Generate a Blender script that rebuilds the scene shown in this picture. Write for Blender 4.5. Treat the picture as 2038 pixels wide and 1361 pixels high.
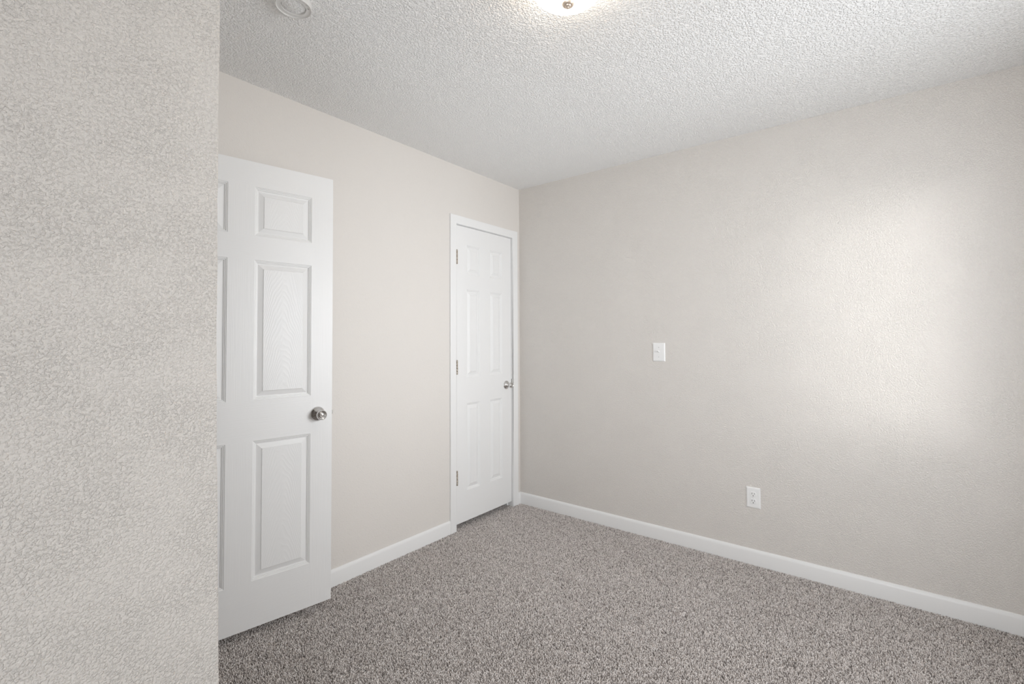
import bpy, bmesh, math, random
import numpy as np
from mathutils import Vector, Matrix

for o in list(bpy.data.objects):
    bpy.data.objects.remove(o, do_unlink=True)
SC = bpy.context.scene
COL = SC.collection
random.seed(7)

# ------------------------------------------------------------------ camera
IMG_W, IMG_H = 2038, 1361
F_PX, YAW, PITCH, ROLL = 950.518, -0.670903, 0.0253374, -0.0036841
CAM = Vector((2.27822, -2.96463, 1.26498))
PY0 = 650.727                                     # row of the optical axis (lens shift)
fw = Vector((math.sin(YAW) * math.cos(PITCH), math.cos(YAW) * math.cos(PITCH), math.sin(PITCH)))
rt0 = Vector((math.cos(YAW), -math.sin(YAW), 0))
up0 = rt0.cross(fw)
rt = math.cos(ROLL) * rt0 + math.sin(ROLL) * up0
up = -math.sin(ROLL) * rt0 + math.cos(ROLL) * up0
cam_data = bpy.data.cameras.new('camera')
cam_data.sensor_fit = 'HORIZONTAL'
cam_data.sensor_width = 36.0
cam_data.lens = F_PX / IMG_W * 36.0
cam_data.shift_y = (PY0 - IMG_H / 2) / IMG_W
cam_data.clip_start = 0.05
cam = bpy.data.objects.new('camera', cam_data)
M = Matrix((rt, up, -fw)).transposed().to_4x4()
M.translation = CAM
cam.matrix_world = M
COL.objects.link(cam)
SC.camera = cam

# ------------------------------------------------------------------ light
H = 2.44                                          # ceiling height
RX, RY = 3.0, -3.9                                # window wall, wall behind the camera
W1 = (-1.50, -0.60, 0.78, 2.0)                    # window in the wall to the right (y0, y1, z0, z1)
W2 = (1.55, 2.85, 0.04, 2.03)                      # tall window added behind the camera for fill light (x0, x1, z0, z1)

world = bpy.data.worlds.new('daylight')
SC.world = world
world.use_nodes = True
bg = world.node_tree.nodes['Background']
bg.inputs[0].default_value = (0.80, 0.90, 1.0, 1)
bg.inputs[1].default_value = 0.15

def area(name, loc, target, sx, sy, power, col, spread=180):
    d = bpy.data.lights.new(name, 'AREA')
    d.shape = 'RECTANGLE'; d.size = sx; d.size_y = sy
    d.energy = power; d.color = col; d.spread = math.radians(spread)
    o = bpy.data.objects.new(name, d)
    o.location = loc
    o.rotation_euler = (Vector(target) - Vector(loc)).to_track_quat('-Z', 'Y').to_euler()
    COL.objects.link(o)
    return o

YC, XC, ZC = (W1[0] + W1[1]) / 2, (W2[0] + W2[1]) / 2, 1.42
SKY = (0.955, 0.985, 1.02)
# sky light through the side window: open sky all round, plus the brighter sky straight across
area('side_window_sky', (RX + 0.30, YC, ZC), (0, YC, ZC), 1.3, 1.2, 37.0, SKY)
area('side_window_front_sky', (RX + 0.30, YC, ZC), (0, YC, ZC), 1.3, 1.2, 18.8, SKY, 90)
# low bright patch of sky that throws the soft window shape on the right wall
area('side_window_low_sky', (RX + 0.90, YC - 1.10, ZC), (RX, YC, 1.40), 1.5, 1.5, 2.6, (1.0, 0.99, 0.96), 22)
area('rear_fill', (XC, RY - 0.30, 0.90), (XC, 0, 1.0), 1.4, 2.0, 27.0, SKY)  # added fill from behind the camera, through an invented opening
area('rear_fill_narrow', (XC, RY - 0.40, 0.90), (XC, 0, 1.2), 1.3, 1.9, 6.0, SKY, 80)  # second added fill from behind, with a narrower spread

vs = SC.view_settings
vs.view_transform = 'Standard'
vs.look = 'None'
vs.gamma = 1.0
vs.use_curve_mapping = False
vs.exposure = 0.03
try:
    SC.cycles.use_denoising = True
    SC.cycles.max_bounces = 12
    SC.cycles.diffuse_bounces = 8
    SC.cycles.sample_clamp_indirect = 6
except Exception:
    pass

# ------------------------------------------------------------------ materials
def lin(r, g, b):
    f = lambda c: (c / 255 / 12.92) if c <= 10 else ((c / 255 + 0.055) / 1.055) ** 2.4
    return (f(r), f(g), f(b), 1)

class NT:
    def __init__(s, name):
        s.m = bpy.data.materials.new(name); s.m.use_nodes = True
        s.t = s.m.node_tree; s.b = s.t.nodes['Principled BSDF']
    def n(s, typ, **kw):
        nd = s.t.nodes.new(typ)
        for k, v in kw.items():
            if k in nd.inputs: nd.inputs[k].default_value = v
            else: setattr(nd, k, v)
        return nd
    def l(s, a, b): s.t.links.new(a, b)
    def math(s, op, a, b=None, c=None):
        nd = s.t.nodes.new('ShaderNodeMath'); nd.operation = op
        for i, v in enumerate((a, b, c)):
            if v is None: continue
            if isinstance(v, (int, float)): nd.inputs[i].default_value = v
            else: s.l(v, nd.inputs[i])
        return nd.outputs[0]
    def ramp(s, fac, stops):
        r = s.t.nodes.new('ShaderNodeValToRGB')
        e = r.color_ramp.elements
        while len(e) < len(stops): e.new(0.5)
        for k, (p, c) in enumerate(stops):
            e[k].position = p; e[k].color = c if len(c) == 4 else (*c, 1)
        s.l(fac, r.inputs[0])
        return r.outputs[0]
    def bump(s, h, strength, dist):
        b = s.t.nodes.new('ShaderNodeBump')
        b.inputs['Strength'].default_value = strength
        b.inputs['Distance'].default_value = dist
        s.l(h, b.inputs['Height']); s.l(b.outputs[0], s.b.inputs['Normal'])

def plain(name, col, rough=0.5, metal=0.0, spec=None):
    k = NT(name)
    k.b.inputs['Base Color'].default_value = col
    k.b.inputs['Roughness'].default_value = rough
    k.b.inputs['Metallic'].default_value = metal
    if spec is not None: k.b.inputs['Specular IOR Level'].default_value = spec
    return k.m

def textured_paint(name, col, scale, dist, rough=0.55, grain=0.5, patch=0.0, cover=0.5, flat=False):
    """sprayed texture under paint: rounded drops (cells) over finer grit, thinner in some places than in others"""
    k = NT(name)
    k.b.inputs['Base Color'].default_value = col
    k.b.inputs['Roughness'].default_value = rough
    k.b.inputs['Specular IOR Level'].default_value = 0.35
    tc = k.n('ShaderNodeTexCoord')
    sp = k.n('ShaderNodeSeparateXYZ'); k.l(tc.outputs['Object'], sp.inputs[0])
    cb = k.n('ShaderNodeCombineXYZ')
    if flat:                                        # ceiling: lies in x, y
        k.l(sp.outputs[0], cb.inputs[0]); k.l(sp.outputs[1], cb.inputs[1])
    else:                                           # upright walls along x or y
        k.l(k.math('ADD', sp.outputs[0], sp.outputs[1]), cb.inputs[0]); k.l(sp.outputs[2], cb.inputs[1])
    P = cb.outputs[0]
    def noise(sc, det):
        nd = k.t.nodes.new('ShaderNodeTexNoise'); nd.noise_dimensions = '2D'
        nd.inputs['Scale'].default_value = sc; nd.inputs['Detail'].default_value = det
        k.l(P, nd.inputs['Vector'])
        return nd
    w = noise(scale * 0.9, 0.0)
    wv = k.t.nodes.new('ShaderNodeVectorMath'); wv.operation = 'MULTIPLY_ADD'
    k.l(w.outputs['Color'], wv.inputs[0]); wv.inputs[1].default_value = (1.0 / scale,) * 3
    k.l(P, wv.inputs[2])
    v = k.t.nodes.new('ShaderNodeTexVoronoi'); v.voronoi_dimensions = '2D'; v.feature = 'F1'
    v.inputs['Scale'].default_value = scale
    k.l(wv.outputs[0], v.inputs['Vector'])
    dm = k.t.nodes.new('ShaderNodeMapRange'); dm.interpolation_type = 'SMOOTHSTEP'
    dm.inputs['From Min'].default_value = 0.68; dm.inputs['From Max'].default_value = 0.08
    k.l(v.outputs['Distance'], dm.inputs['Value'])
    sel = noise(scale * 0.4, 1.0)
    mr = k.t.nodes.new('ShaderNodeMapRange'); mr.interpolation_type = 'SMOOTHSTEP'
    mr.inputs['From Min'].default_value = 0.62 - 0.35 * cover; mr.inputs['From Max'].default_value = 0.90 - 0.35 * cover
    mr.inputs['To Min'].default_value = 0.2
    k.l(sel.outputs['Fac'], mr.inputs['Value'])
    h = k.math('MULTIPLY', dm.outputs[0], mr.outputs[0])
    g = noise(scale * 1.8, 1.0)
    h = k.math('MULTIPLY_ADD', g.outputs['Fac'], grain, h)
    if patch:
        n3 = noise(7.0, 1.0)
        m = k.t.nodes.new('ShaderNodeMapRange')
        m.inputs['From Min'].default_value = 0.32; m.inputs['From Max'].default_value = 0.62
        m.inputs['To Min'].default_value = 1 - patch; m.inputs['To Max'].default_value = 1.0
        k.l(n3.outputs['Fac'], m.inputs['Value'])
        h = k.math('MULTIPLY', h, m.outputs[0])
    k.bump(h, 1.0, dist)
    return k.m

PAINT = (0.722, 0.690, 0.654, 1)
M_WALL_ROUGH = textured_paint('greige_wall_paint', PAINT, 185, 0.0018, patch=0.25, grain=0.9, cover=1.35)
M_WALL_SMOOTH = textured_paint('greige_wall_paint_fine', PAINT, 140, 0.0005)
M_WALL_FAR = textured_paint('greige_wall_paint_medium', PAINT, 165, 0.0013, patch=0.15, grain=0.8, cover=1.35)
M_CEIL = textured_paint('white_sprayed_ceiling', (0.92, 0.92, 0.915, 1), 120, 0.0024, rough=0.85, grain=0.6, cover=1.2, flat=True)
M_TRIM = plain('white_trim_paint', (0.82, 0.82, 0.815, 1), 0.35)
M_PLASTIC = plain('white_plastic', (0.84, 0.84, 0.835, 1), 0.3)
M_DARK = plain('dark_slot', (0.01, 0.01, 0.01, 1), 0.6)
M_GREYGAP = plain('grey_screw_slot', (0.18, 0.18, 0.18, 1), 0.5)
M_STEEL = plain('satin_nickel', (0.70, 0.69, 0.68, 1), 0.15, 1.0)
M_NICKEL = plain('warm_brushed_nickel', (0.86, 0.74, 0.63, 1), 0.42, 1.0)
M_SUB = plain('carpet_backing', (0.54, 0.505, 0.48, 1), 0.9)
M_RING = plain('off_white_plastic_ring', (0.74, 0.735, 0.72, 1), 0.4)

def hinge_mat():
    k = NT('worn_brass_hinge')
    tc = k.n('ShaderNodeTexCoord')
    n = k.n('ShaderNodeTexNoise', Scale=160.0, Detail=3.0)
    k.l(tc.outputs['Object'], n.inputs['Vector'])
    c = k.ramp(n.outputs['Fac'], [(0.35, (0.16, 0.13, 0.10)), (0.5, (0.46, 0.40, 0.33)), (0.7, (0.66, 0.60, 0.54))])
    k.l(c, k.b.inputs['Base Color'])
    k.b.inputs['Metallic'].default_value = 0.5
    k.b.inputs['Roughness'].default_value = 0.4
    return k.m
M_HINGE = hinge_mat()

def door_mat(name, kind):
    """white moulded door skin: embossed wood grain running with each member"""
    k = NT(name)
    k.b.inputs['Base Color'].default_value = (0.815, 0.815, 0.81, 1)
    k.b.inputs['Roughness'].default_value = 0.38
    uv = k.n('ShaderNodeUVMap'); uv.uv_map = 'UVMap'
    if kind == 'field':
        s = k.n('ShaderNodeSeparateXYZ'); k.l(uv.outputs[0], s.inputs[0])
        dx, z = s.outputs[0], s.outputs[1]
        mp = k.n('ShaderNodeMapping'); mp.inputs['Scale'].default_value = (14, 5, 1)
        k.l(uv.outputs[0], mp.inputs[0])
        nz = k.n('ShaderNodeTexNoise', Scale=1.0, Detail=2.0); k.l(mp.outputs[0], nz.inputs['Vector'])
        d2 = k.math('POWER', k.math('ABSOLUTE', dx), 1.7)
        t = k.math('MULTIPLY_ADD', d2, 17.0, z)
        t = k.math('MULTIPLY_ADD', nz.outputs['Fac'], 0.16, t)
        h = k.math('SINE', k.math('MULTIPLY', t, 2 * math.pi * 30))
        h = k.math('POWER', k.math('MULTIPLY_ADD', h, 0.5, 0.5), 2.0)
        mp2 = k.n('ShaderNodeMapping'); mp2.inputs['Scale'].default_value = (500, 22, 1)
        k.l(uv.outputs[0], mp2.inputs[0])
        nf = k.n('ShaderNodeTexNoise', Scale=1.0, Detail=1.0); k.l(mp2.outputs[0], nf.inputs['Vector'])
        h = k.math('MULTIPLY_ADD', nf.outputs['Fac'], 0.4, h)
        k.bump(h, 0.35, 0.0006)
    else:
        mp = k.n('ShaderNodeMapping')
        mp.inputs['Scale'].default_value = (330, 5, 1) if kind == 'stile' else (5, 330, 1)
        k.l(uv.outputs[0], mp.inputs[0])
        nf = k.n('ShaderNodeTexNoise', Scale=1.0, Detail=2.0, Distortion=0.6); k.l(mp.outputs[0], nf.inputs['Vector'])
        k.bump(nf.outputs['Fac'], 0.4, 0.0009)
    return k.m
M_STILE, M_RAIL, M_FIELD = door_mat('door_stile_grain', 'stile'), door_mat('door_rail_grain', 'rail'), door_mat('door_panel_grain', 'field')

def carpet_mat():
    k = NT('grey_brown_cut_pile')
    a = k.n('ShaderNodeAttribute'); a.attribute_name = 'tint'
    c = k.ramp(a.outputs['Fac'], [(0.0, (0.19, 0.168, 0.156)), (0.3, (0.53, 0.482, 0.455)), (0.65, (0.82, 0.765, 0.735)), (1.0, (0.95, 0.915, 0.89))])
    k.l(c, k.b.inputs['Base Color'])
    k.b.inputs['Roughness'].default_value = 0.95
    k.b.inputs['Specular IOR Level'].default_value = 0.1
    return k.m
M_CARPET = carpet_mat()

def lamp_glass():
    k = NT('lit_frosted_glass')
    k.b.inputs['Base Color'].default_value = (0.95, 0.94, 0.92, 1)
    k.b.inputs['Roughness'].default_value = 0.35
    k.b.inputs['Emission Color'].default_value = (1.0, 0.87, 0.71, 1)
    k.b.inputs['Emission Strength'].default_value = 10.0
    return k.m
M_GLOBE = lamp_glass()

def pane_mat():
    k = NT('clear_window_pane')
    g = k.t.nodes.new('ShaderNodeBsdfGlossy'); g.inputs['Roughness'].default_value = 0.02
    t = k.t.nodes.new('ShaderNodeBsdfTransparent')
    mx = k.t.nodes.new('ShaderNodeMixShader'); mx.inputs[0].default_value = 0.06
    k.l(t.outputs[0], mx.inputs[1]); k.l(g.outputs[0], mx.inputs[2])
    k.l(mx.outputs[0], k.t.nodes['Material Output'].inputs['Surface'])
    return k.m
M_PANE = pane_mat()

# ------------------------------------------------------------------ mesh helpers
def link(name, bm, mats, parent=None, smooth=False):
    me = bpy.data.meshes.new(name)
    bmesh.ops.recalc_face_normals(bm, faces=bm.faces)
    bm.to_mesh(me); bm.free()
    for m in (mats if isinstance(mats, (list, tuple)) else [mats]): me.materials.append(m)
    if smooth:
        for p in me.polygons: p.use_smooth = True
    o = bpy.data.objects.new(name, me)
    COL.objects.link(o)
    if parent: o.parent = parent
    return o

def box(bm, x0, x1, y0, y1, z0, z1, bevel=0.0, seg=2):
    r = bmesh.ops.create_cube(bm, size=1.0)
    vs_ = r['verts']
    for v in vs_:
        v.co = Vector(((x0 + x1) / 2 + v.co.x * (x1 - x0), (y0 + y1) / 2 + v.co.y * (y1 - y0), (z0 + z1) / 2 + v.co.z * (z1 - z0)))
    if bevel:
        es = list({e for v in vs_ for e in v.link_edges})
        bmesh.ops.bevel(bm, geom=es, offset=bevel, segments=seg, profile=0.5, affect='EDGES')

def lathe(bm, prof, origin=(0, 0, 0), axis='y', seg=48, sgn=1):
    """prof: (radius, height) pairs, revolved about the axis"""
    o = Vector(origin); rings = []
    for r, h in prof:
        ring = []
        for k in range(seg if r > 1e-6 else 1):
            a = 2 * math.pi * k / seg
            c, s = r * math.cos(a), r * math.sin(a)
            p = {'y': (c, h * sgn, s), 'z': (c, s, h * sgn), 'x': (h * sgn, c, s)}[axis]
            ring.append(bm.verts.new(o + Vector(p)))
        rings.append(ring)
    for a, b in zip(rings, rings[1:]):
        n = max(len(a), len(b))
        for k in range(n):
            f = []
            for v in (a[k % len(a)], a[(k + 1) % len(a)], b[(k + 1) % len(b)], b[k % len(b)]):
                if v not in f: f.append(v)
            if len(f) > 2: bm.faces.new(f)

def auto_smooth(o, ang=35):
    me = o.data
    for p in me.polygons: p.use_smooth = True
    b = bmesh.new(); b.from_mesh(me)
    lim = math.radians(ang)
    for e in b.edges:
        e.smooth = not (len(e.link_faces) == 2 and e.calc_face_angle(0) > lim)
    b.to_mesh(me); b.free()
    return o

def struct(o, label, cat):
    o['kind'] = 'structure'; o['label'] = label; o['category'] = cat
    return o

def thing(name, loc, label, cat, group=None):
    o = bpy.data.objects.new(name, None)
    o.empty_display_size = 0.05
    o.location = loc; COL.objects.link(o)
    o['label'] = label; o['category'] = cat
    if group: o['group'] = group
    return o

# ------------------------------------------------------------------ room shell
Z0 = -0.012                                        # carpet backing; pile tips reach about z = 0
bm = bmesh.new(); box(bm, -0.85, RX + 0.12, RY - 0.12, 0.12, Z0 - 0.1, Z0)
struct(link('floor', bm, M_SUB), 'floor under the grey brown carpet', 'floor')
bm = bmesh.new(); box(bm, -0.85, RX + 0.12, RY - 0.12, 0.12, H, H + 0.1)
struct(link('ceiling', bm, M_CEIL), 'white ceiling with sprayed bumpy texture', 'ceiling')

# right-hand wall of the picture (plane y = 0)
bm = bmesh.new(); box(bm, -0.12, RX + 0.12, 0, 0.12, Z0, H)
struct(link('wall_right', bm, M_WALL_FAR), 'greige textured wall with switch and outlet, lit by window', 'wall')

# left-hand wall (plane x = 0) with the closet opening
OY0, OY1, OZ = -0.716, -0.089, 2.053
bm = bmesh.new()
box(bm, -0.12, 0, RY, OY0, Z0, H)
box(bm, -0.12, 0, OY1, 0, Z0, H)
box(bm, -0.12, 0, OY0, OY1, OZ, H)
struct(link('wall_left', bm, M_WALL_SMOOTH), 'smooth greige wall behind the two white doors', 'wall')

# closet space behind the closed door
bm = bmesh.new()
box(bm, -0.82, -0.76, -1.3, 0.12, Z0, H)
box(bm, -0.76, -0.12, -1.3, -1.24, Z0, H)
box(bm, -0.76, -0.12, 0.06, 0.12, Z0, H)
struct(link('wall_closet', bm, M_WALL_SMOOTH), 'closet walls behind the closed white door', 'wall')

# window wall (plane x = RX)
def holed_wall(name, mat, axis, c0, c1, a0, a1, hole, label):
    bm = bmesh.new()
    h0, h1, z0, z1 = hole
    for (p, q, s, t) in ((a0, h0, Z0, H), (h1, a1, Z0, H), (h0, h1, Z0, z0), (h0, h1, z1, H)):
        if axis == 'x': box(bm, c0, c1, p, q, s, t)
        else: box(bm, p, q, c0, c1, s, t)
    return struct(link(name, bm, mat), label, 'wall')
holed_wall('wall_front', M_WALL_FAR, 'x', RX, RX + 0.12, RY, 0, W1, 'greige wall with the side window, right of the picture')
holed_wall('wall_back', M_WALL_FAR, 'y', RY - 0.12, RY, -0.12, RX + 0.12, W2, 'greige wall behind the viewpoint with an added opening for fill light')

# doorway wall at y = -2.5 between the left wall and the near partition
bm = bmesh.new()
box(bm, 0.862, 0.9, -2.61, -2.5, Z0, H)
box(bm, 0.0, 0.862, -2.61, -2.5, 2.075, H)
struct(link('wall_entry', bm, M_WALL_SMOOTH), 'greige wall over the entry doorway beside the open door', 'wall')
bm = bmesh.new()
box(bm, 0.842, 0.862, -2.61, -2.5, Z0, 2.075); box(bm, 0.0, 0.862, -2.61, -2.5, 2.055, 2.075)
struct(link('trim_2', bm, M_TRIM), 'white jamb of the entry doorway', 'door frame')

# near partition: its end has a rounded, slightly wavering corner
prof = [(Z0, -2.487), (0.44, -2.4873), (0.545, -2.4906), (0.874, -2.4963), (1.2, -2.5017), (1.73, -2.5039), (2.10, -2.5034), (H, -2.503)]
zs = [p[0] for p in prof]; ys = [p[1] for p in prof]
bm = bmesh.new()
PX, rad, NS = 1.0, 0.006, 6
levels = np.linspace(Z0, H, 60)
rows = []
for z in levels:
    ye = float(np.interp(z, zs, ys)) + 0.0006 * math.sin(z * 23) + 0.0004 * math.sin(z * 61 + 1)
    pts = [(PX, RY), (PX, ye - rad)]
    for k in range(1, NS + 1):
        a = math.pi / 2 * k / NS
        pts.append((PX - rad + rad * math.cos(a), ye - rad + rad * math.sin(a)))
    pts += [(0.9, ye), (0.9, RY)]
    rows.append([bm.verts.new((x, y, z)) for x, y in pts])
for a, b in zip(rows, rows[1:]):
    for k in range(len(a)):
        k2 = (k + 1) % len(a)
        bm.faces.new((a[k], a[k2], b[k2], b[k]))
bm.faces.new(rows[0]); bm.faces.new(rows[-1])
auto_smooth(struct(link('wall_near', bm, M_WALL_ROUGH), 'rough textured greige partition filling the left edge', 'wall'), 40)

# baseboards: eased top edge
def baseboard(name, p0, p1, nrm, label, h=0.083, t=0.012):
    """p0, p1 on the wall line, nrm = direction into the room"""
    bm = bmesh.new()
    p0, p1, nrm = Vector((*p0, 0)), Vector((*p1, 0)), Vector((*nrm, 0))
    sec = [(0, Z0), (t, Z0), (t, h - 0.017), (t - 0.0015, h - 0.011), (t - 0.004, h - 0.005), (t - 0.007, h - 0.0015), (t - 0.0095, h), (0, h)]
    r0 = [bm.verts.new(p0 + nrm * d + Vector((0, 0, z))) for d, z in sec]
    r1 = [bm.verts.new(p1 + nrm * d + Vector((0, 0, z))) for d, z in sec]
    n = len(sec)
    for k in range(n): bm.faces.new((r0[k], r0[(k + 1) % n], r1[(k + 1) % n], r1[k]))
    bm.faces.new(r0); bm.faces.new(r1)
    return auto_smooth(struct(link(name, bm, M_TRIM), label, 'baseboard'), 50)
baseboard('baseboard_right', (0.0, 0), (RX, 0), (0, -1), 'long white baseboard under the switch and outlet')
baseboard('baseboard_left', (0, -2.39), (0, -0.757), (1, 0), 'white baseboard between the open door and closet door')
baseboard('baseboard_corner', (0, -0.036), (0, -0.012), (1, 0), 'short white baseboard stub in the room corner')
baseboard('baseboard_near', (PX, RY), (PX, -2.52), (1, 0), 'white baseboard along the near partition')
baseboard('baseboard_front', (RX, RY), (RX, -0.012), (-1, 0), 'white baseboard under the side window')

# closet door casing + jamb
T = 0.013
bm = bmesh.new()
yo0, yo1, yi0, yi1, zt, zi = -0.757, -0.036, -0.7035, -0.1005, 2.099, 2.0415
outer = [(yo0, Z0), (yo0, zt), (yo1, zt), (yo1, Z0), (yi1, Z0), (yi1, zi), (yi0, zi), (yi0, Z0)]
fr = [bm.verts.new((T, y, z)) for y, z in outer]
bk = [bm.verts.new((0, y, z)) for y, z in outer]
n = len(outer)
# front as three mitred quads
for q in ((0, 1, 6, 7), (1, 2, 5, 6), (2, 3, 4, 5)):
    bm.faces.new([fr[i] for i in q]); bm.faces.new([bk[i] for i in q])
for k in range(n): bm.faces.new((fr[k], fr[(k + 1) % n], bk[(k + 1) % n], bk[k]))
es = [e for e in bm.edges if all(v in fr for v in e.verts) and not ({fr.index(e.verts[0]), fr.index(e.verts[1])} in ({1, 6}, {2, 5}))]
bmesh.ops.bevel(bm, geom=es, offset=0.003, segments=2, profile=0.5, affect='EDGES')
casing = struct(link('trim_1', bm, M_TRIM), 'white casing around the closed closet door', 'door frame')
bm = bmesh.new()
box(bm, -0.12, 0.0, OY0, yi0 + 0.001, Z0, OZ)
box(bm, -0.12, 0.0, yi1 - 0.001, OY1, Z0, OZ)
box(bm, -0.12, 0.0, yi0 + 0.001, yi1 - 0.001, zi - 0.002, OZ)
box(bm, -0.075, -0.040, yi0 + 0.001, yi0 + 0.013, Z0, zi)      # door stops
box(bm, -0.075, -0.040, yi1 - 0.013, yi1 - 0.001, Z0, zi)
link('jamb', bm, M_TRIM, casing)
bm = bmesh.new()
box(bm, -0.004, T + 0.004, yi1 - 0.001, yi1 + 0.004, 0.928, 0.962, 0.0012)
box(bm, -0.03, 0.004, yi1 - 0.003, yi1 - 0.0012, 0.895, 0.955)
link('strike_plate', bm, M_STEEL, casing)['label'] = 'small metal strike plate'

# windows (out of view: side one lets daylight in, rear one is added for fill)
def window(name, axis, c, hole, label):
    a0, a1, z0, z1 = hole
    def bx(bm, p, q, d0, d1, s, t, bv=0.003):
        if axis == 'x': box(bm, c + d0, c + d1, p, q, s, t, bv)
        else: box(bm, p, q, c - d1, c - d0, s, t, bv)
    bm = bmesh.new(); f = 0.045
    bx(bm, a0, a0 + f, 0.03, 0.10, z0, z1); bx(bm, a1 - f, a1, 0.03, 0.10, z0, z1)
    bx(bm, a0 + f, a1 - f, 0.03, 0.10, z0, z0 + f); bx(bm, a0 + f, a1 - f, 0.03, 0.10, z1 - f, z1)
    w = struct(link(name, bm, M_TRIM), label, 'window')
    bm = bmesh.new(); bx(bm, a0 + f, a1 - f, 0.055, 0.061, z0 + f, z1 - f, 0)
    link('pane', bm, M_PANE, w)
    bm = bmesh.new(); bx(bm, a0 - 0.03, a1 + 0.03, -0.03, 0.028, z0 - 0.022, z0, 0.004)
    link('sill', bm, M_TRIM, w)
window('window_1', 'x', RX, W1, 'white framed window in the side wall')
window('fill_window', 'y', RY, W2, 'unseen white framed window added behind the viewpoint for fill light')

# ------------------------------------------------------------------ six-panel doors
# door frame of reference: x runs from the latch edge to the hinge edge, +y faces the room, z up
PANEL_PROFILE = [(0.0, 0.0), (0.0025, -0.0022), (0.0055, -0.0026), (0.0075, -0.0056), (0.0105, -0.0060), (0.0125, -0.0098), (0.0165, -0.0104),
                 (0.036, -0.0036), (0.0385, -0.0012)]

def door_slab(name, w, z0, z1, cols, rws, th):
    bm = bmesh.new()
    uvl = bm.loops.layers.uv.new('UVMap')
    def face(vs_, mi, cx=0.0):
        f = bm.faces.new(vs_)
        f.material_index = mi
        for lp in f.loops: lp[uvl].uv = (lp.vert.co.x - cx, lp.vert.co.z)
        return f
    xs = [0.0] + [v for c in cols for v in c] + [w]
    zz = [z0] + [v for r in rws for v in r] + [z1]
    for side in (1, -1):
        yb = 0.0 if side > 0 else -th
        g = [[bm.verts.new((x, yb, z)) for z in zz] for x in xs]
        for i in range(len(xs) - 1):
            for j in range(len(zz) - 1):
                q = (g[i][j], g[i + 1][j], g[i + 1][j + 1], g[i][j + 1])
                if i % 2 == 1 and j % 2 == 1:
                    cx = (xs[i] + xs[i + 1]) / 2
                    prev = list(q)
                    for d, dep in PANEL_PROFILE[1:]:
                        y = yb + dep * side
                        cur = [bm.verts.new((xs[i] + d, y, zz[j] + d)), bm.verts.new((xs[i + 1] - d, y, zz[j] + d)),
                               bm.verts.new((xs[i + 1] - d, y, zz[j + 1] - d)), bm.verts.new((xs[i] + d, y, zz[j + 1] - d))]
                        for k in range(4):
                            face((prev[k], prev[(k + 1) % 4], cur[(k + 1) % 4], cur[k]), 1 if k in (0, 2) else 0)
                        prev = cur
                    face(prev, 2, cx)
                else:
                    # stiles run through at both sides; the middle stile runs between the rails
                    mi = 0 if (i in (0, len(xs) - 2) or j % 2 == 1) else 1
                    face(q, mi)
        if side > 0: front = g
        else: back = g
    nx, nz = len(xs), len(zz)
    for j in range(nz - 1):
        face((front[0][j], front[0][j + 1], back[0][j + 1], back[0][j]), 3)
        face((front[-1][j], front[-1][j + 1], back[-1][j + 1], back[-1][j]), 3)
    for i in range(nx - 1):
        face((front[i][0], front[i + 1][0], back[i + 1][0], back[i][0]), 3)
        face((front[i][-1], front[i + 1][-1], back[i + 1][-1], back[i][-1]), 3)
    # ease the front arrises
    es = [e for e in bm.edges if all(abs(v.co.y) < 1e-6 for v in e.verts) and
          (all(v.co.x < 1e-6 for v in e.verts) or all(v.co.x > w - 1e-6 for v in e.verts) or
           all(v.co.z < z0 + 1e-6 for v in e.verts) or all(v.co.z > z1 - 1e-6 for v in e.verts))]
    bmesh.ops.bevel(bm, geom=es, offset=0.0018, segments=2, profile=0.5, affect='EDGES')
    return link(name, bm, [M_STILE, M_RAIL, M_FIELD, M_TRIM])

def door_knob(parent, x, z, s=1.0):
    bm = bmesh.new()
    lathe(bm, [(r * s, h * s) for r, h in [(0.0, 0.024), (0.0115, 0.024), (0.0115, 0.030), (0.0145, 0.0335), (0.0195, 0.038), (0.0222, 0.0435), (0.0232, 0.050), (0.0228, 0.056),
               (0.0212, 0.0595), (0.0195, 0.0605), (0.0182, 0.0600), (0.0165, 0.0580), (0.0115, 0.0572), (0.0105, 0.0560), (0.0, 0.0560)]], (x, 0, z))
    k = auto_smooth(link('door_knob', bm, M_STEEL, parent), 50)
    k['label'] = 'round satin nickel knob'
    bm = bmesh.new()
    lathe(bm, [(r * s, h * s) for r, h in [(0.0345, 0.0), (0.0345, 0.0025), (0.0330, 0.0055), (0.0285, 0.0100), (0.0215, 0.0150), (0.0160, 0.0190), (0.0135, 0.0235), (0.0115, 0.0262), (0.0, 0.0262)]], (x, 0, z))
    auto_smooth(link('rose', bm, M_STEEL, k), 50)
    bm = bmesh.new()
    lathe(bm, [(r * s, h * s) for r, h in [(0.0, 0.055), (0.0082, 0.055), (0.0082, 0.0595), (0.0070, 0.0615), (0.0035, 0.0622), (0.0, 0.0622)]], (x, 0, z), seg=28)
    auto_smooth(link('lock_button', bm, M_STEEL, k), 40)
    return k

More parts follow.
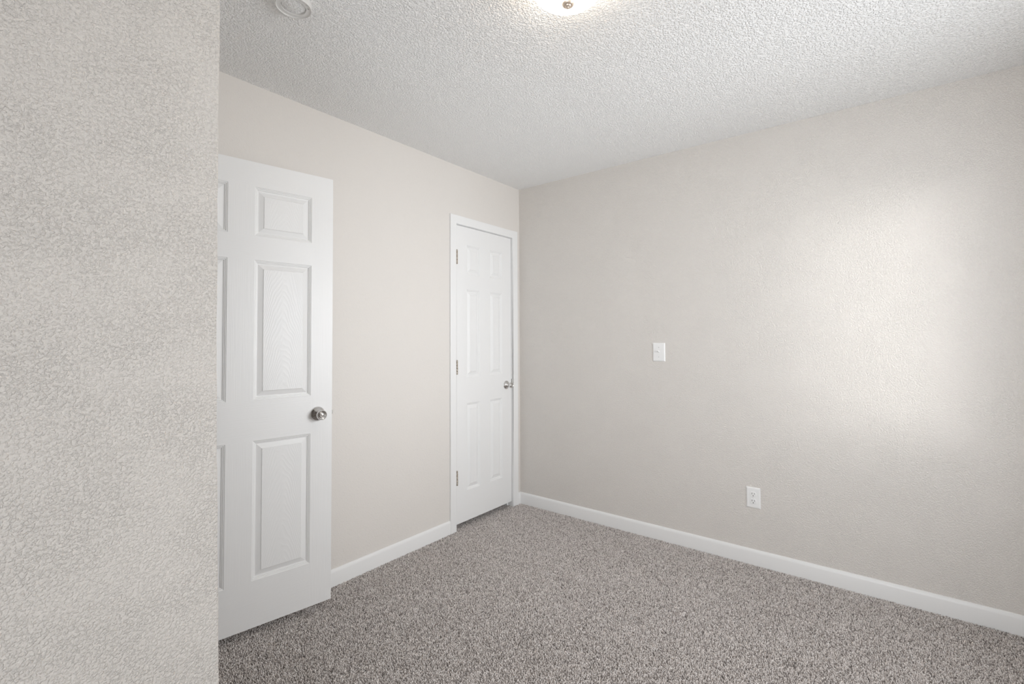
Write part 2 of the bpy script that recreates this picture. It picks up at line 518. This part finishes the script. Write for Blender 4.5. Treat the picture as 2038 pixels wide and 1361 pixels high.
def hinge(parent, x, y, zc, h=0.092):
    bm = bmesh.new()
    r = 0.0062
    for k in range(5):                                  # five knuckles
        a, b = zc - h / 2 + h * k / 5 + 0.0004, zc - h / 2 + h * (k + 1) / 5 - 0.0004
        lathe(bm, [(0, a), (r - 0.0006, a), (r, a + 0.0008), (r, b - 0.0008), (r - 0.0006, b), (0, b)], (x, y, 0), 'z', 18)
    box(bm, x - 0.012, x - 0.001, -0.001, 0.0012, zc - h / 2, zc + h / 2)
    hg = auto_smooth(link('hinge', bm, M_HINGE, parent), 40)
    bm = bmesh.new()
    lathe(bm, [(0, zc + h / 2), (0.0048, zc + h / 2), (0.0052, zc + h / 2 + 0.002), (0.003, zc + h / 2 + 0.0055), (0, zc + h / 2 + 0.006)], (x, y, 0), 'z', 16)
    auto_smooth(link('hinge_pin', bm, M_HINGE, hg), 40)
    return hg

# closed closet door
CW = 0.593
d1 = door_slab('door_1', CW, 0.036, 2.0365, [(0.107, 0.247), (0.351, 0.489)], [(0.240, 0.829), (1.006, 1.607), (1.711, 1.914)], 0.034)
d1.location = (0.0, -0.1065, 0.0)
d1.rotation_euler = (0, 0, -math.pi / 2)
struct(d1, 'closed white six panel closet door in the room corner', 'door')
door_knob(d1, 0.0605, 0.921, 0.93)
for zc in (1.815, 1.076, 0.344): hinge(d1, CW + 0.0005, 0.0125, zc)

# open entry door, swung back towards the left wall
DW = 0.796
d2 = door_slab('door_2', DW, 0.030, 2.046, [(0.1015, 0.346), (0.450, 0.6945)], [(0.229, 0.828), (1.004, 1.615), (1.722, 1.937)], 0.033)
d2.location = (0.1591, -1.6939, 0.0)
d2.rotation_euler = (0, 0, math.atan2(-0.98834784, -0.15221215))
struct(d2, 'open white six panel door standing in front of the left wall', 'door')
door_knob(d2, 0.069, 0.916, 1.0)
bm = bmesh.new()
box(bm, -0.0012, 0.001, -0.029, -0.004, 0.888, 0.944)
box(bm, -0.009, 0.001, -0.023, -0.011, 0.908, 0.926, 0.002)
link('latch', bm, M_STEEL, d2)['label'] = 'small metal latch bolt'
for zc in (1.83, 1.04, 0.28):
    hinge(d2, DW + 0.004, -0.004, zc)

# ------------------------------------------------------------------ switch and outlet on the right wall
def plate(bm, w, h, t=0.0062):
    """wall plate with sloped edges in the xz plane, front towards -y"""
    a = [(w / 2, h / 2, 0), (w / 2, h / 2, 0.0022), (w / 2 - 0.0035, h / 2 - 0.0035, t - 0.0008), (w / 2 - 0.0065, h / 2 - 0.0065, t)]
    rings = []
    for hw, hh, d in a:
        rings.append([bm.verts.new((x, -d, z)) for x, z in ((-hw, -hh), (hw, -hh), (hw, hh), (-hw, hh))])
    for p, q in zip(rings, rings[1:]):
        for k in range(4): bm.faces.new((p[k], p[(k + 1) % 4], q[(k + 1) % 4], q[k]))
    bm.faces.new(rings[-1]); bm.faces.new(rings[0])

def screw(parent, x, z, d, r=0.0036, ang=0.4, mat=None, axis='y'):
    bm = bmesh.new()
    lathe(bm, [(0, d - 0.001), (r, d - 0.001), (r, d + 0.0005), (r * 0.75, d + 0.0012), (0, d + 0.0014)], (x, 0, z), 'y', 20, -1)
    s = auto_smooth(link('screw', bm, mat or M_PLASTIC, parent), 40)
    bm = bmesh.new()
    box(bm, -r * 0.85, r * 0.85, -d - 0.0016, -d - 0.0010, -0.0006, 0.0006)
    bmesh.ops.rotate(bm, verts=bm.verts, cent=(0, 0, 0), matrix=Matrix.Rotation(ang, 3, 'Y'))
    bmesh.ops.translate(bm, verts=bm.verts, vec=(x, 0, z))
    link('screw_slot', bm, M_GREYGAP, s)
    return s

sw = thing('light_switch', (1.1195, 0, 1.179), 'white toggle light switch on the right wall beside the closet door', 'light switch')
bm = bmesh.new(); plate(bm, 0.080, 0.117); link('wall_plate', bm, M_PLASTIC, sw)
bm = bmesh.new()
box(bm, -0.0052, 0.0052, -0.0068, -0.005, -0.0125, 0.0125, 0.0008)
link('toggle_frame', bm, M_PLASTIC, sw)
bm = bmesh.new()
box(bm, -0.0042, 0.0042, -0.021, -0.004, -0.0052, 0.0052, 0.0022)
for v in bm.verts:                                      # tapered lever, tip thrown upwards
    k = max(0.0, (-v.co.y - 0.004) / 0.017)
    v.co.z = v.co.z * (1 - 0.25 * k) + 0.0085 * k
    v.co.x *= (1 - 0.15 * k)
auto_smooth(link('toggle', bm, M_PLASTIC, sw), 40)
screw(sw, 0, 0.0302, 0.0060, ang=0.3); screw(sw, 0, -0.0302, 0.0060, ang=1.4)

ol = thing('wall_outlet', (1.6548, 0, 0.3695), 'white duplex power outlet low on the right wall above the baseboard', 'outlet')
bm = bmesh.new(); plate(bm, 0.0725, 0.1150); link('wall_plate', bm, M_PLASTIC, ol)
for s in (1, -1):
    bm = bmesh.new()
    zc = 0.0195 * s
    pts = []
    for k in range(40):                                 # round face with flat top and bottom
        a = 2 * math.pi * k / 40
        pts.append((0.0172 * math.cos(a), max(-0.0142, min(0.0142, 0.0172 * math.sin(a)))))
    r0 = [bm.verts.new((x, -0.0058, zc + z)) for x, z in pts]
    r1 = [bm.verts.new((x, -0.0078, zc + z)) for x, z in pts]
    r2 = [bm.verts.new((x * 0.95, -0.0085, zc + z * 0.95)) for x, z in pts]
    for p, q in ((r0, r1), (r1, r2)):
        for k in range(40): bm.faces.new((p[k], p[(k + 1) % 40], q[(k + 1) % 40], q[k]))
    bm.faces.new(r2); bm.faces.new(r0)
    rc = auto_smooth(link('receptacle', bm, M_PLASTIC, ol), 30)
    for sx, hh in ((-0.0063, 0.0046), (0.0063, 0.0038)):
        bm = bmesh.new(); box(bm, sx - 0.0011, sx + 0.0011, -0.0087, -0.0080, zc + 0.0042 - hh, zc + 0.0042 + hh)
        link('slot', bm, M_DARK, rc)
    bm = bmesh.new()
    lathe(bm, [(0, 0.0080), (0.0027, 0.0080), (0.0027, 0.0087), (0, 0.0087)], (0, 0, zc - 0.0078), 'y', 16, -1)
    link('ground_hole', bm, M_DARK, rc)
screw(ol, 0, 0, 0.0060, ang=0.2)

# ------------------------------------------------------------------ ceiling light
LX, LY = 1.485, -1.67
cl = thing('ceiling_light', (LX, LY, H), 'lit white glass dome ceiling light with a nickel finial', 'ceiling light')
bm = bmesh.new()
lathe(bm, [(0, 0.0), (0.095, 0.0), (0.105, -0.008), (0.107, -0.022), (0.102, -0.027), (0.0, -0.027)], (0, 0, 0), 'z', 64)
auto_smooth(link('canopy', bm, M_NICKEL, cl), 40)
bm = bmesh.new()
R_, D_ = 0.121, 0.066
pr = [(R_ - 0.004, -0.026), (R_, -0.0285)]
for k in range(1, 18):
    a = math.pi / 2 * k / 18
    pr.append((R_ * math.cos(a) ** 0.9, -0.030 - D_ * math.sin(a)))
pr += [(0.006, -0.030 - D_)]
inner = [(0.006, -0.027 - D_)] + [(max(0.006, r - 0.004), h + 0.004) for r, h in reversed(pr[1:-1])] + [(R_ - 0.008, -0.026)]
pr = pr + inner + [pr[0]]
lathe(bm, pr, (0, 0, 0), 'z', 72)
bmesh.ops.remove_doubles(bm, verts=bm.verts, dist=1e-5)
auto_smooth(link('glass_shade', bm, M_GLOBE, cl), 60)
bm = bmesh.new()
zf = -0.030 - D_
lathe(bm, [(0, zf + 0.004), (0.0170, zf + 0.004), (0.0195, zf + 0.002), (0.0205, zf - 0.001), (0.0200, zf - 0.0045), (0.0180, zf - 0.0080), (0.0150, zf - 0.0105), (0.0128, zf - 0.0112),
           (0.0122, zf - 0.0102), (0.0114, zf - 0.0102), (0.0104, zf - 0.0125), (0.0080, zf - 0.0150), (0.0058, zf - 0.0156), (0.0054, zf - 0.0148), (0.0048, zf - 0.0150), (0.0034, zf - 0.0178), (0, zf - 0.0190)], (0, 0, 0), 'z', 48)
auto_smooth(link('finial', bm, M_NICKEL, cl), 45)['label'] = 'brushed nickel finial'

# ------------------------------------------------------------------ ring bracket on the ceiling
rg = thing('ceiling_plate', (0.670, -2.155, H), 'round off-white cover plate with a wide rim on the ceiling', 'ceiling plate')
bm = bmesh.new()
lathe(bm, [(0.0400, -0.006), (0.0400, -0.0165), (0.0408, -0.0178), (0.0425, -0.0175), (0.0530, -0.0160), (0.0545, -0.0165), (0.0560, -0.0200), (0.0578, -0.0200), (0.0585, -0.0185),
           (0.0585, -0.0), (0.0560, 0.0), (0.0555, -0.0125), (0.0425, -0.0145), (0.0415, -0.006), (0.0400, -0.006)], (0, 0, 0), 'z', 72)
bmesh.ops.remove_doubles(bm, verts=bm.verts, dist=1e-5)
auto_smooth(link('rim', bm, M_RING, rg), 40)
bm = bmesh.new()
lathe(bm, [(0, -0.0145), (0.0375, -0.0145), (0.0385, -0.0138), (0.0385, -0.002), (0, -0.002)], (0, 0, 0), 'z', 64)
auto_smooth(link('centre_disc', bm, M_CEIL, rg), 40)
def ring_spot(a, r): return (r * math.cos(a), r * math.sin(a))
bm = bmesh.new()
sx, sy = ring_spot(math.radians(52), 0.0478)
lathe(bm, [(0, -0.0155), (0.0030, -0.0155), (0.0030, -0.0180), (0.0020, -0.0188), (0, -0.0188)], (sx, sy, 0), 'z', 18)
auto_smooth(link('screw', bm, M_STEEL, rg), 40)
bm = bmesh.new()
sx, sy = ring_spot(math.radians(30), 0.0490)
lathe(bm, [(0, -0.0155), (0.0022, -0.0155), (0.0022, -0.0195), (0, -0.0205)], (sx, sy, 0), 'z', 14)
auto_smooth(link('stud', bm, M_RING, rg), 40)

# ------------------------------------------------------------------ carpet pile (stuff)
def carpet():
    rng = np.random.default_rng(11)
    sp = 0.0046
    gx, gy = np.meshgrid(np.arange(-0.10, RX, sp), np.arange(RY + 0.02, -0.004, sp), indexing='ij')
    px = (gx + rng.uniform(-0.5, 0.5, gx.shape) * sp * 0.95).ravel()
    py = (gy + rng.uniform(-0.5, 0.5, gy.shape) * sp * 0.95).ravel()
    d = (px - CAM.x) * fw.x + (py - CAM.y) * fw.y       # keep the side of the room in front of the viewpoint
    lat = (px - CAM.x) * rt.x + (py - CAM.y) * rt.y
    ok = (d > 1.05) & (np.abs(lat) < d * 1.2 + 0.45) & (py < -0.0135) & (px < RX - 0.013)
    ok &= ((px > 0.0135) & ~((px < PX + 0.015) & (py < -2.47))) | ((px <= 0.0135) & (py > -0.7) & (py < -0.104) & (px > -0.12))
    ok &= ~((px < 0.016) & (((py > -0.76) & (py < -0.70)) | (py > -0.104)))
    px, py = px[ok], py[ok]
    n = len(px)
    hgt = rng.uniform(0.0105, 0.0140, n)
    rad = rng.uniform(0.0019, 0.0028, n)
    la = rng.uniform(0, 2 * np.pi, n); lm = np.abs(rng.normal(0, 0.0034, n))
    lx, ly = np.cos(la) * lm, np.sin(la) * lm
    ph = rng.uniform(0, 2 * np.pi, n)
    V = np.zeros((n, 7, 3), np.float32)
    for k in range(3):
        a = ph + 2 * np.pi * k / 3
        V[:, k] = np.stack([px + rad * 0.75 * np.cos(a), py + rad * 0.75 * np.sin(a), np.full(n, Z0 + 0.001)], 1)
        a2 = a + 0.5
        V[:, 3 + k] = np.stack([px + lx * 0.62 + rad * np.cos(a2), py + ly * 0.62 + rad * np.sin(a2), Z0 + hgt * 0.80], 1)
    V[:, 6] = np.stack([px + lx, py + ly, Z0 + hgt], 1)
    tri = np.array([[0, 1, 4], [0, 4, 3], [1, 2, 5], [1, 5, 4], [2, 0, 3], [2, 3, 5], [3, 4, 6], [4, 5, 6], [5, 3, 6]], np.int32)
    Fc = (np.arange(n, dtype=np.int32)[:, None, None] * 7 + tri[None]).reshape(-1)
    me = bpy.data.meshes.new('carpet_pile')
    me.vertices.add(n * 7)
    me.vertices.foreach_set('co', V.reshape(-1))
    me.loops.add(len(Fc)); me.loops.foreach_set('vertex_index', Fc)
    nf = len(Fc) // 3
    me.polygons.add(nf)
    me.polygons.foreach_set('loop_start', np.arange(nf, dtype=np.int32) * 3)
    me.polygons.foreach_set('loop_total', np.full(nf, 3, np.int32))
    me.polygons.foreach_set('use_smooth', np.ones(nf, bool))
    at = me.attributes.new('tint', 'FLOAT', 'POINT')
    t = np.clip(rng.beta(1.5, 1.5, n), 0, 1)
    at.data.foreach_set('value', np.repeat(t, 7).astype(np.float32))
    me.update(); me.validate()
    me.materials.append(M_CARPET)
    o = bpy.data.objects.new('carpet_pile', me)
    COL.objects.link(o)
    o['kind'] = 'stuff'; o['label'] = 'speckled grey brown cut pile carpet covering the bedroom floor'; o['category'] = 'carpet'
carpet()
